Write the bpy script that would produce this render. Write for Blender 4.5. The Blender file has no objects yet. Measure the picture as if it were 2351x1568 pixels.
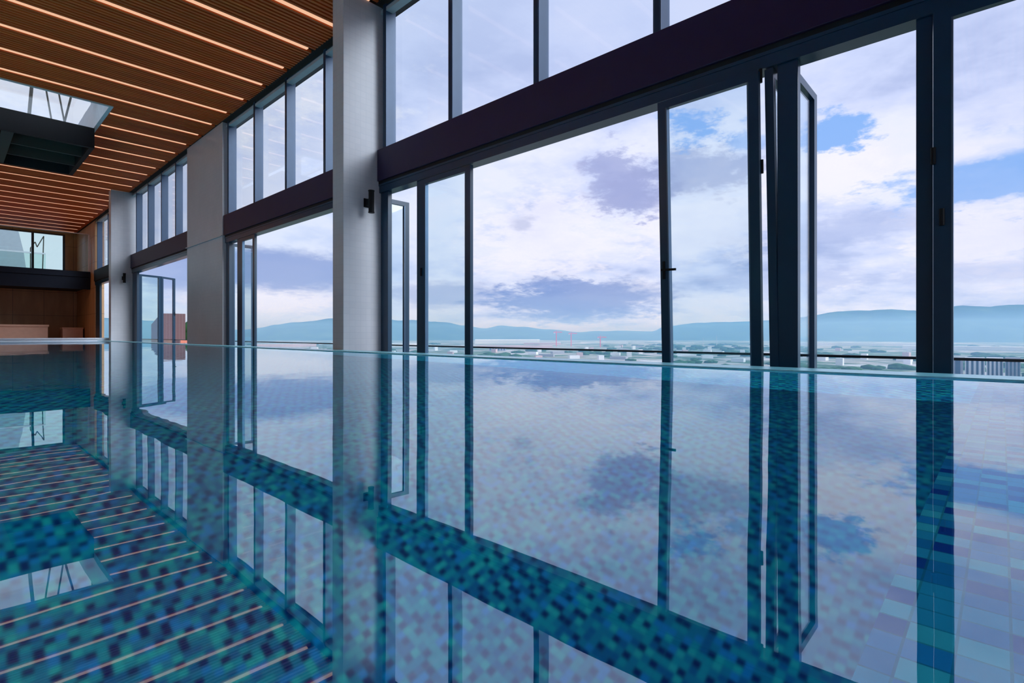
import bpy, bmesh, math, random
from mathutils import Vector, Matrix
random.seed(7)
R = math.radians
SC = bpy.context.scene
COL = SC.collection

# ------------------------------------------------------------------ camera
CAM_Z = 0.257                      # eye just above the water line (water is z = 0)
cam_d = bpy.data.cameras.new('camera')
cam = bpy.data.objects.new('camera', cam_d); COL.objects.link(cam)
cam_d.sensor_width = 36.0
cam_d.lens = 36.0 * 1211.6 / 2351.0
cam_d.shift_y = -17.0 / 2351.0
cam_d.clip_start = 0.02; cam_d.clip_end = 30000
cam.location = (0, 0, CAM_Z)
cam.rotation_euler = (R(90), 0, R(-47.1))
SC.camera = cam

# ------------------------------------------------------------------ view / render feel
SC.view_settings.view_transform = 'Standard'
SC.view_settings.look = 'None'
SC.view_settings.gamma = 1
SC.view_settings.use_curve_mapping = False
SC.view_settings.exposure = 0.0
cy = SC.cycles
cy.use_denoising = True
cy.max_bounces = 12; cy.diffuse_bounces = 5; cy.glossy_bounces = 5
cy.transmission_bounces = 6; cy.transparent_max_bounces = 16; cy.volume_bounces = 1
cy.caustics_reflective = False; cy.caustics_refractive = True
cy.sample_clamp_indirect = 6.0; cy.blur_glossy = 0.3
cy.use_adaptive_sampling = True; cy.adaptive_threshold = 0.02

# ------------------------------------------------------------------ node helpers
class NT:
    def __init__(s, tree):
        s.t = tree; s.n = tree.nodes; s.l = tree.links
    def new(s, kind, **kw):
        n = s.n.new(kind)
        for k, v in kw.items():
            setattr(n, k, v)
        return n
    def put(s, inp, v):
        if isinstance(v, bpy.types.NodeSocket): s.l.new(v, inp)
        elif v is not None:
            if isinstance(v, (tuple, list)) and len(v) == 3 and inp.type == 'RGBA': v = (*v, 1)
            inp.default_value = v
    def math(s, op, a, b=None, c=None, clamp=False):
        n = s.new('ShaderNodeMath', operation=op); n.use_clamp = clamp
        s.put(n.inputs[0], a)
        if b is not None: s.put(n.inputs[1], b)
        if c is not None: s.put(n.inputs[2], c)
        return n.outputs[0]
    def vmath(s, op, a, b=None):
        n = s.new('ShaderNodeVectorMath', operation=op)
        s.put(n.inputs[0], a)
        if b is not None: s.put(n.inputs[1], b)
        return n.outputs[0]
    def mix(s, f, a, b, blend='MIX'):
        n = s.new('ShaderNodeMix', data_type='RGBA', blend_type=blend)
        s.put(n.inputs[0], f); s.put(n.inputs[6], a); s.put(n.inputs[7], b)
        return n.outputs[2]
    def ramp(s, f, stops, interp='LINEAR'):
        n = s.new('ShaderNodeValToRGB'); n.color_ramp.interpolation = interp
        e = n.color_ramp.elements
        while len(e) < len(stops): e.new(0.5)
        for el, (p, c) in zip(e, stops):
            el.position = p; el.color = (*c, 1) if len(c) == 3 else c
        s.put(n.inputs[0], f)
        return n.outputs[0]
    def smooth(s, v, lo, hi):
        n = s.new('ShaderNodeMapRange', interpolation_type='SMOOTHSTEP')
        s.put(n.inputs[0], v); n.inputs[1].default_value = lo; n.inputs[2].default_value = hi
        n.inputs[3].default_value = 0; n.inputs[4].default_value = 1
        return n.outputs[0]
    def noise(s, vec, scale, detail=3, rough=0.5):
        n = s.new('ShaderNodeTexNoise')
        s.put(n.inputs['Vector'], vec)
        n.inputs['Scale'].default_value = scale; n.inputs['Detail'].default_value = detail
        n.inputs['Roughness'].default_value = rough
        return n.outputs['Fac']
    def sep(s, v):
        n = s.new('ShaderNodeSeparateXYZ'); s.put(n.inputs[0], v); return n.outputs
    def comb(s, x, y, z):
        n = s.new('ShaderNodeCombineXYZ')
        s.put(n.inputs[0], x); s.put(n.inputs[1], y); s.put(n.inputs[2], z); return n.outputs[0]

def lin(r, g, b):
    f = lambda c: (c / 255 / 12.92) if c / 255 <= 0.04045 else ((c / 255 + 0.055) / 1.055) ** 2.4
    return (f(r), f(g), f(b))

# ------------------------------------------------------------------ sky (overcast with breaks), in azimuth / elevation
def build_sky():
    w = bpy.data.worlds.new('sky'); SC.world = w; w.use_nodes = True
    w.node_tree.nodes.clear()
    N = NT(w.node_tree)
    d = N.new('ShaderNodeTexCoord').outputs['Generated']
    x, y, z = N.sep(d)
    az = N.math('MULTIPLY', N.math('ARCTAN2', x, y), 57.2958)
    el = N.math('MULTIPLY', N.math('ARCSINE', z), 57.2958)
    elp = N.math('MAXIMUM', el, 0.0)
    # cloud layer coordinates: features get flatter towards the horizon
    k = N.math('DIVIDE', 1.0, N.math('ADD', N.math('MAXIMUM', z, 0.0), 0.22))
    cv = N.comb(N.math('MULTIPLY', x, k), N.math('MULTIPLY', y, k), N.math('MULTIPLY', z, 2.2))
    n1 = N.noise(cv, 1.7, 6, 0.55)
    n2 = N.noise(N.vmath('ADD', cv, (3.1, 7.7, 1.3)), 4.5, 5, 0.6)
    n3 = N.noise(N.vmath('ADD', cv, (9.1, 2.7, 4.3)), 2.6, 3, 0.5)
    c_hi = lin(222, 226, 247); c_mid = lin(196, 206, 240); c_lo = lin(158, 172, 216)
    base = N.ramp(N.math('ADD', N.math('MULTIPLY', n1, 0.7), N.math('MULTIPLY', n2, 0.3)),
                  [(0.34, c_lo), (0.44, c_mid), (0.55, c_hi), (0.7, lin(232, 230, 247))])
    # high sheet of even pale cloud overhead
    base = N.mix(N.math('MULTIPLY', N.smooth(el, 17, 33), 0.75), base, lin(190, 204, 238))
    # slightly greener towards the south end, pinker in the middle
    base = N.mix(N.math('MULTIPLY', N.smooth(az, 55, 20), 0.35), base, lin(180, 205, 232))
    dist = N.math('MULTIPLY', N.math('SUBTRACT', n2, 0.5), 2.0)
    dist2 = N.math('MULTIPLY', N.math('SUBTRACT', N.noise(cv, 11, 6, 0.68), 0.5), 2.6)
    wob = N.math('ADD', dist, dist2)
    def blob(col, a0, e0, ra, re, amt, soft=0.7, w=1.0, edge=None):
        nonlocal base
        u = N.math('DIVIDE', N.math('SUBTRACT', az, a0), ra)
        v = N.math('DIVIDE', N.math('SUBTRACT', el, e0), re)
        r = N.math('SQRT', N.math('ADD', N.math('MULTIPLY', u, u), N.math('MULTIPLY', v, v)))
        r = N.math('ADD', r, N.math('MULTIPLY', wob, w))
        f = N.math('SUBTRACT', 1.0, N.smooth(r, 1.0 - soft * 0.5, 1.0 + soft * 0.5))
        base = N.mix(N.math('MULTIPLY', f, amt), base, col)
    gray = lin(150, 160, 203); band = lin(132, 152, 204); blue = lin(128, 172, 236); white = lin(234, 233, 248)
    # bright masses
    blob(white, 50.5, 10.5, 8, 4.5, 0.75, 0.9)
    blob(white, 67.5, 11, 6, 3.5, 0.6, 0.9)
    blob(white, 78, 15.0, 5, 2.6, 0.8, 0.7)
    blob(white, 89, 8.0, 5, 3.5, 0.8, 0.7)
    blob(white, 40, 4.0, 7, 1.6, 0.6, 0.8, 0.5)
    blob(white, 22, 3.6, 7, 1.6, 0.8, 0.7, 0.4)
    blob(lin(220, 228, 242), 4, 7, 6.5, 4.5, 0.85, 0.8, 0.5)
    # grey shower bands low over the plain
    blob(band, 24, 6.3, 8, 2.1, 0.85, 0.7, 0.35)
    blob(band, 15, 5.6, 4.5, 1.7, 0.7, 0.7, 0.35)
    blob(band, 40, 4.2, 7, 1.3, 0.6, 0.8, 0.5)
    blob(lin(118, 140, 198), 53.5, 3.6, 8.5, 2.1, 0.9, 0.8, 0.7)
    blob(lin(112, 132, 194), 52.5, 5.0, 6.5, 0.9, 0.6, 0.7, 0.9)
    blob(gray, 59, 4.3, 6, 1.5, 0.5, 0.8, 0.6)
    # grey cloud clumps
    blob(lin(150, 158, 205), 58.8, 15.6, 3.2, 3.2, 0.75, 0.7, 1.1)
    blob(lin(150, 158, 205), 60.5, 14.6, 3.4, 2.0, 0.6, 0.7, 1.0)
    blob(gray, 67, 16.2, 5.2, 2.0, 0.6, 0.9, 1.2)
    blob(gray, 48.1, 11.8, 1.1, 0.8, 0.45, 1.3, 1.2)
    blob(lin(168, 180, 222), 80, 9.5, 5.5, 1.3, 0.6, 0.8, 0.8)
    blob(lin(226, 232, 244), 6, 26, 22, 9, 0.85, 0.9, 0.8)
    # blue breaks
    blob(blue, 67.0, 20.4, 3.0, 1.4, 0.9, 0.9, 1.5)
    blob(blue, 78.6, 17.8, 2.8, 1.5, 0.95, 0.9, 1.5)
    blob(blue, 71.2, 18.4, 1.8, 0.9, 0.6, 0.8, 0.9)
    blob(blue, 90.0, 12.4, 5.8, 1.9, 0.85, 0.9, 1.1)
    blob(blue, 94, 14.5, 5.5, 1.9, 0.5, 0.9, 1.1)
    blob(white, 87.5, 14.8, 5.0, 0.8, 0.7, 0.9, 0.9)
    blob(lin(176, 186, 226), 75, 5.2, 6, 1.1, 0.6, 0.9, 1.1)
    blob(lin(176, 186, 226), 88, 5.0, 6, 0.8, 0.5, 0.9, 1.1)
    col = N.mix(N.smooth(el, 0.0, -6.0), base, lin(120, 138, 150))
    bg = N.new('ShaderNodeBackground'); N.put(bg.inputs[0], col); bg.inputs[1].default_value = 1.15
    out = N.new('ShaderNodeOutputWorld'); N.l.new(bg.outputs[0], out.inputs[0])
    w.cycles.sampling_method = 'MANUAL'; w.cycles.sample_map_resolution = 512
build_sky()

# veiled sun behind the camera, through thin cloud: very soft
sun_d = bpy.data.lights.new('veiled_sun', 'SUN'); sun_d.energy = 3.2; sun_d.angle = R(38); sun_d.color = (0.82, 0.91, 1.0)
sun = bpy.data.objects.new('veiled_sun', sun_d); COL.objects.link(sun)
sun.rotation_euler = Vector((-math.sin(R(158)) * math.cos(R(30)), -math.cos(R(158)) * math.cos(R(30)), -math.sin(R(30)))).to_track_quat('-Z', 'Y').to_euler()

# ------------------------------------------------------------------ materials
MATS = {}
def mat(name, build):
    m = bpy.data.materials.new(name); m.use_nodes = True
    m.node_tree.nodes.clear(); N = NT(m.node_tree)
    out = N.new('ShaderNodeOutputMaterial')
    r = build(N)
    if isinstance(r, dict):
        for k, v in r.items(): N.l.new(v, out.inputs[k])
    else: N.l.new(r, out.inputs[0])
    MATS[name] = m; return m

def principled(N, col, rough=0.5, metal=0.0, spec=0.5, bump=None, coat=0.0):
    p = N.new('ShaderNodeBsdfPrincipled')
    N.put(p.inputs['Base Color'], col); N.put(p.inputs['Roughness'], rough)
    p.inputs['Metallic'].default_value = metal
    p.inputs['Specular IOR Level'].default_value = spec
    p.inputs['Coat Weight'].default_value = coat
    if bump is not None:
        b = N.new('ShaderNodeBump'); b.inputs['Strength'].default_value = bump[1]; b.inputs['Distance'].default_value = bump[2]
        N.put(b.inputs['Height'], bump[0]); N.l.new(b.outputs[0], p.inputs['Normal'])
    return p.outputs[0]

def plain(name, col, rough=0.5, metal=0.0, spec=0.5, var=0.12, scale=6.0):
    def b(N):
        pos = N.new('ShaderNodeTexCoord').outputs['Object']
        n = N.noise(pos, scale, 4)
        c = N.mix(n, tuple(x * (1 - var) for x in col), tuple(min(1, x * (1 + var)) for x in col))
        return principled(N, c, rough, metal, spec)
    return mat(name, b)

def grid_lines(N, pos, size, width, offs=(0.0131, 0.0131, 0.0131)):
    """1 on tile joints of a face, whatever axis the face looks along"""
    nrm = N.sep(N.new('ShaderNodeNewGeometry').outputs['True Normal'])
    p = N.sep(N.vmath('ADD', pos, offs))
    res = None
    for i in range(3):
        f = N.math('FRACT', N.math('DIVIDE', p[i], size[i]))
        l = N.math('LESS_THAN', f, width / size[i])
        l = N.math('MULTIPLY', l, N.math('LESS_THAN', N.math('ABSOLUTE', nrm[i]), 0.5))
        res = l if res is None else N.math('MAXIMUM', res, l)
    return res

def pool_tile(N, pale=False):
    pos = N.new('ShaderNodeNewGeometry').outputs['Position']
    s = 0.036 if pale else 0.0225
    q = N.vmath('ADD', pos, (0.0131, 0.0071, 0.0111))
    cell = N.vmath('FLOOR', N.vmath('DIVIDE', q, (s, s, s)))
    wn = N.new('ShaderNodeTexWhiteNoise'); N.put(wn.inputs[0], cell)
    cx, cyy, cz = N.sep(cell)
    m5 = N.math('FLOORED_MODULO', N.math('ADD', N.math('ADD', cx, N.math('MULTIPLY', cyy, 2.0)), N.math('MULTIPLY', cz, 3.0)), 5.0)
    rnd = wn.outputs[0]
    w2 = N.new('ShaderNodeTexWhiteNoise'); N.put(w2.inputs[0], N.vmath('ADD', cell, (57.0, 13.0, 31.0)))
    light = N.ramp(rnd, [(0.0, (0.004, 0.14, 0.30)), (0.22, (0.008, 0.24, 0.34)), (0.48, (0.012, 0.36, 0.38)), (0.72, (0.05, 0.50, 0.42)), (0.86, (0.02, 0.27, 0.56))], 'CONSTANT')
    dk = N.math('MULTIPLY', N.math('LESS_THAN', m5, 0.5), N.math('LESS_THAN', w2.outputs[0], 0.82))
    dk = N.math('MAXIMUM', dk, N.math('MULTIPLY', N.math('COMPARE', m5, 2.0, 0.4), N.math('LESS_THAN', w2.outputs[0], 0.32)))
    col = N.mix(dk, light, (0.002, 0.012, 0.12))
    if pale:
        col = N.ramp(rnd, [(0.0, (0.03, 0.30, 0.65)), (0.3, (0.10, 0.50, 0.75)), (0.6, (0.25, 0.70, 0.80)), (0.85, (0.05, 0.35, 0.75))], 'CONSTANT')
        col = N.mix(N.math('MULTIPLY', dk, 0.9), col, (0.004, 0.02, 0.38))
    g = grid_lines(N, pos, (s, s, s), 0.0024, (0.0131, 0.0071, 0.0111))
    col = N.mix(N.math('MULTIPLY', g, 0.6), col, (0.03, 0.22, 0.28))
    return principled(N, col, 0.3, 0, 0.3)
mat('pool_mosaic', pool_tile)
mat('ledge_mosaic', lambda N: pool_tile(N, True))

def wall_tile(N):
    pos = N.new('ShaderNodeNewGeometry').outputs['Position']
    g = grid_lines(N, pos, (0.098, 0.098, 0.098), 0.005)
    n = N.noise(pos, 1.3, 4)
    col = N.mix(n, (0.51, 0.51, 0.54), (0.64, 0.63, 0.67))
    # tile-to-tile variation
    cell = N.vmath('FLOOR', N.vmath('DIVIDE', N.vmath('ADD', pos, (0.0131, 0.0131, 0.0131)), (0.098, 0.098, 0.098)))
    wn = N.new('ShaderNodeTexWhiteNoise'); N.put(wn.inputs[0], cell)
    col = N.mix(N.math('MULTIPLY', wn.outputs[0], 0.18), col, (0.44, 0.45, 0.50))
    col = N.mix(N.math('MULTIPLY', g, 0.35), col, (0.33, 0.36, 0.43))
    return principled(N, col, 0.35, 0, 0.5)
mat('column_tile', wall_tile)

def wood(N):
    pos = N.new('ShaderNodeNewGeometry').outputs['Position']
    st = N.vmath('MULTIPLY', pos, (0.35, 14.0, 14.0))
    n = N.noise(st, 2.0, 5)
    cell = N.vmath('FLOOR', N.vmath('MULTIPLY', pos, (0.0, 1 / 0.0973, 0.0)))
    wn = N.new('ShaderNodeTexWhiteNoise'); N.put(wn.inputs[0], cell)
    col = N.ramp(n, [(0.3, (0.64, 0.085, 0.014)), (0.7, (0.88, 0.165, 0.026))])
    col = N.mix(N.math('MULTIPLY', wn.outputs[0], 0.45), col, (0.42, 0.085, 0.018))
    return principled(N, col, 0.5, 0, 0.25)
mat('cedar_slat', wood)

def panelwood(N):
    pos = N.new('ShaderNodeNewGeometry').outputs['Position']
    n = N.noise(N.vmath('MULTIPLY', pos, (1.0, 1.0, 0.25)), 3.0, 5)
    g = grid_lines(N, pos, (1.2, 1.2, 1.25), 0.012)
    col = N.ramp(n, [(0.3, (0.42, 0.22, 0.10)), (0.7, (0.56, 0.31, 0.15))])
    return principled(N, N.mix(g, col, (0.05, 0.03, 0.02)), 0.5)
mat('walnut_panel', panelwood)

plain('dark_frame', (0.004, 0.032, 0.068), 0.3, 0.0, 0.45)
plain('trim_pale', (0.42, 0.48, 0.52), 0.5)
plain('frame_edge', (0.10, 0.16, 0.24), 0.3, 0.6, 0.5)
plain('mullion_metal', (0.03, 0.065, 0.13), 0.35, 0.2, 0.5)
plain('beam_plum', (0.016, 0.005, 0.030), 0.5, 0.0, 0.3)
plain('black_metal', (0.004, 0.004, 0.005), 0.6, 0.0, 0.2)
plain('steel_grey', (0.035, 0.032, 0.025), 0.6, 0.0, 0.3)
plain('white_paint', (0.72, 0.75, 0.74), 0.6)
plain('backing_dark', (0.012, 0.007, 0.005), 0.9)
plain('navy_fascia', (0.004, 0.008, 0.02), 0.6, 0, 0.2)
plain('soffit_dark', (0.02, 0.014, 0.012), 0.8)
plain('tan_stone', (0.66, 0.42, 0.32), 0.6)
plain('white_stone', (0.78, 0.78, 0.84), 0.35)
plain('edge_tile', (0.24, 0.72, 0.92), 0.25, 0.0, 0.5, 0.25, 20)
plain('concrete', (0.30, 0.30, 0.30), 0.8)
plain('plaster', (0.40, 0.33, 0.28), 0.8)
plain('roof_white', (0.86, 0.86, 0.92), 0.5)
plain('facade_white', (0.80, 0.80, 0.84), 0.6)
plain('facade_pink', (0.62, 0.45, 0.45), 0.7)
plain('roof_slate', (0.12, 0.14, 0.20), 0.8)
plain('facade_grey', (0.36, 0.37, 0.42), 0.7)
plain('window_dark', (0.04, 0.09, 0.13), 0.2)
plain('crane_red', (0.75, 0.06, 0.10), 0.5)
plain('mast_grey', (0.5, 0.5, 0.55), 0.5)
plain('rail_dark', (0.010, 0.010, 0.016), 0.3, 0.0, 0.6)
plain('foliage', (0.035, 0.12, 0.035), 0.9, 0, 0.2, 0.6, 0.3)
plain('orange_plastic', (0.85, 0.22, 0.10), 0.5)
plain('pink_paint', (0.75, 0.45, 0.45), 0.6)

def brickwork(N):
    pos = N.new('ShaderNodeNewGeometry').outputs['Position']
    g = grid_lines(N, pos, (0.25, 0.25, 0.12), 0.015)
    return principled(N, N.mix(g, (0.15, 0.075, 0.075), (0.24, 0.19, 0.18)), 0.8)
mat('red_brick', brickwork)

def strip_em(N):
    e = N.new('ShaderNodeEmission'); e.inputs[0].default_value = (1.0, 0.57, 0.36, 1); e.inputs[1].default_value = 0.92
    return e.outputs[0]
mat('strip_diffuser', strip_em)

def glass_pane(tint, ior=1.5):
    def b(N):
        t = N.new('ShaderNodeBsdfTransparent'); t.inputs[0].default_value = (*tint, 1)
        g = N.new('ShaderNodeBsdfGlossy'); g.inputs['Roughness'].default_value = 0.0
        g.inputs[0].default_value = (0.9, 0.95, 1.0, 1)
        geo = N.new('ShaderNodeNewGeometry')
        dv = N.new('ShaderNodeVectorMath', operation='DOT_PRODUCT')
        N.l.new(geo.outputs['Incoming'], dv.inputs[0]); N.l.new(geo.outputs['Normal'], dv.inputs[1])
        c = N.math('POWER', N.math('SUBTRACT', 1.0, N.math('ABSOLUTE', dv.outputs['Value']), clamp=True), 5.0)
        f0 = ((ior - 1) / (ior + 1)) ** 2
        fac = N.math('ADD', N.math('MULTIPLY', c, 0.8 * (1 - f0)), f0)
        m = N.new('ShaderNodeMixShader')
        N.l.new(fac, m.inputs[0]); N.l.new(t.outputs[0], m.inputs[1]); N.l.new(g.outputs[0], m.inputs[2])
        return m.outputs[0]
    return b
mat('clear_glass', glass_pane((0.985, 0.99, 1.0), 1.3))
mat('leaf_glass', glass_pane((0.91, 0.965, 0.98), 1.35))
mat('green_glass', glass_pane((0.86, 0.95, 0.93), 1.35))

def water(N):
    pos = N.new('ShaderNodeNewGeometry').outputs['Position']
    h = N.math('ADD', N.noise(pos, 0.9, 2, 0.4), N.math('MULTIPLY', N.noise(pos, 3.2, 2, 0.4), 0.22))
    b = N.new('ShaderNodeBump'); b.inputs['Strength'].default_value = 1.0; b.inputs['Distance'].default_value = 0.0022
    N.put(b.inputs['Height'], h)
    r = N.new('ShaderNodeBsdfRefraction'); r.inputs['IOR'].default_value = 1.33; r.inputs['Roughness'].default_value = 0.08
    r.inputs[0].default_value = (0.36, 0.90, 1.0, 1)
    g = N.new('ShaderNodeBsdfGlossy'); g.inputs['Roughness'].default_value = 0.0
    g.inputs[0].default_value = (0.86, 0.95, 1.0, 1)
    f = N.new('ShaderNodeFresnel')
    back = N.new('ShaderNodeNewGeometry').outputs['Backfacing']
    N.put(f.inputs[0], N.math('ADD', 2.45, N.math('MULTIPLY', back, 1.33 - 2.45)))   # from below the surface it is plain water
    for n in (r, g, f): N.l.new(b.outputs[0], n.inputs['Normal'])
    m = N.new('ShaderNodeMixShader')
    N.l.new(f.outputs[0], m.inputs[0]); N.l.new(r.outputs[0], m.inputs[1]); N.l.new(g.outputs[0], m.inputs[2])
    return m.outputs[0]
mat('pool_water', water)

def plain_land(N):
    pos = N.new('ShaderNodeNewGeometry').outputs['Position']
    v = N.new('ShaderNodeTexVoronoi'); N.put(v.inputs['Vector'], N.vmath('MULTIPLY', pos, (1, 1, 0))); v.inputs['Scale'].default_value = 0.0075
    c = N.ramp(N.sep(v.outputs['Color'])[0], [(0, (0.05, 0.15, 0.07)), (0.2, (0.16, 0.25, 0.13)), (0.34, (0.48, 0.46, 0.42)), (0.5, (0.08, 0.18, 0.09)), (0.62, (0.62, 0.56, 0.55)),
               (0.8, (0.72, 0.64, 0.66)), (0.92, (0.88, 0.86, 0.90))], 'CONSTANT')
    c2 = N.ramp(N.noise(pos, 0.02, 5, 0.65), [(0.38, (0.02, 0.08, 0.03)), (0.5, (0.10, 0.2, 0.10)), (0.62, (0.5, 0.5, 0.5))])
    return principled(N, N.mix(0.5, c, c2), 0.9, 0, 0.1)
mat('farmland', plain_land)

def hill_m(N):
    pos = N.new('ShaderNodeNewGeometry').outputs['Position']
    c = N.ramp(N.noise(pos, 0.004, 6, 0.6), [(0.3, (0.01, 0.06, 0.06)), (0.55, (0.03, 0.11, 0.08)), (0.75, (0.10, 0.18, 0.12))])
    return principled(N, c, 0.95, 0, 0.05)
mat('forested_slope', hill_m)

def haze(N):
    s = N.new('ShaderNodeVolumeScatter')
    s.inputs['Color'].default_value = (0.30, 0.56, 1.0, 1)
    s.inputs['Density'].default_value = 0.00034
    s.inputs['Anisotropy'].default_value = 0.35
    return {'Volume': s.outputs[0]}
mat('valley_haze', haze)

# ------------------------------------------------------------------ mesh helpers
class MB:
    def __init__(s): s.bm = bmesh.new(); s.mi = []
    def box(s, x0, x1, y0, y1, z0, z1):
        c = [s.bm.verts.new((x, y, z)) for x in (x0, x1) for y in (y0, y1) for z in (z0, z1)]
        for f in ((0, 1, 3, 2), (4, 6, 7, 5), (0, 4, 5, 1), (2, 3, 7, 6), (0, 2, 6, 4), (1, 5, 7, 3)):
            s.bm.faces.new([c[i] for i in f])
        return s
    def bar(s, a, b, w, h=None, up=(0, 0, 1)):
        a = Vector(a); b = Vector(b); d = (b - a).normalized(); h = h or w
        u = Vector(up)
        if abs(d.dot(u)) > 0.95: u = Vector((0, 1, 0))
        r = d.cross(u).normalized(); u = r.cross(d).normalized()
        c = [s.bm.verts.new(p + r * (i * w / 2) + u * (j * h / 2)) for p in (a, b) for i, j in ((-1, -1), (1, -1), (1, 1), (-1, 1))]
        for f in ((3, 2, 1, 0), (4, 5, 6, 7), (0, 1, 5, 4), (1, 2, 6, 5), (2, 3, 7, 6), (3, 0, 4, 7)):
            s.bm.faces.new([c[i] for i in f])
        return s
    def cyl(s, a, b, r0, r1=None, n=16):
        a = Vector(a); b = Vector(b); d = (b - a).normalized(); r1 = r0 if r1 is None else r1
        u = Vector((0, 0, 1)) if abs(d.z) < 0.9 else Vector((1, 0, 0))
        r = d.cross(u).normalized(); u = r.cross(d)
        ra = [s.bm.verts.new(a + (r * math.cos(t) + u * math.sin(t)) * r0) for t in [2 * math.pi * i / n for i in range(n)]]
        rb = [s.bm.verts.new(b + (r * math.cos(t) + u * math.sin(t)) * r1) for t in [2 * math.pi * i / n for i in range(n)]]
        for i in range(n):
            j = (i + 1) % n; s.bm.faces.new((ra[i], ra[j], rb[j], rb[i]))
        s.bm.faces.new(ra[::-1]); s.bm.faces.new(rb)
        return s
    def quad(s, *p):
        s.bm.faces.new([s.bm.verts.new(q) for q in p]); return s
    def build(s, name, m, parent=None, bevel=0.0, smooth=False):
        if bevel:
            bmesh.ops.bevel(s.bm, geom=list(s.bm.edges), offset=bevel, segments=2, affect='EDGES', profile=0.5)
        me = bpy.data.meshes.new(name)
        bmesh.ops.recalc_face_normals(s.bm, faces=list(s.bm.faces))
        if smooth:
            for f in s.bm.faces: f.smooth = True
        s.bm.to_mesh(me); s.bm.free()
        o = bpy.data.objects.new(name, me); COL.objects.link(o)
        me.materials.append(MATS[m])
        if parent is not None: o.parent = parent
        return o

def tag(o, label=None, cat=None, group=None, kind=None):
    if label: o['label'] = label
    if cat: o['category'] = cat
    if group: o['group'] = group
    if kind: o['kind'] = kind
    return o
def empty(name, loc=(0, 0, 0), rz=0.0, **kw):
    o = bpy.data.objects.new(name, None); COL.objects.link(o)
    o.location = loc; o.rotation_euler = (0, 0, rz); o.empty_display_size = 0.2
    return tag(o, **kw)

# ------------------------------------------------------------------ key dimensions (metres)
XW = 5.0            # window plane
CZ = 5.722          # underside of slatted ceiling
DECK = -0.90        # terrace level outside, below the raised pool
BZ0, BZ1 = 2.795, 3.315   # beam
HZ = 2.61           # clear height of the door openings
XE = 3.95           # infinity edge, inner side
POOL_Y0, POOL_Y1 = 0.09, 25.06
POOL_X0 = -4.6
DEPTH = 1.22
ROOM_X0, ROOM_Y0, ROOM_Y1 = -6.2, -4.5, 37.1

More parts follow.
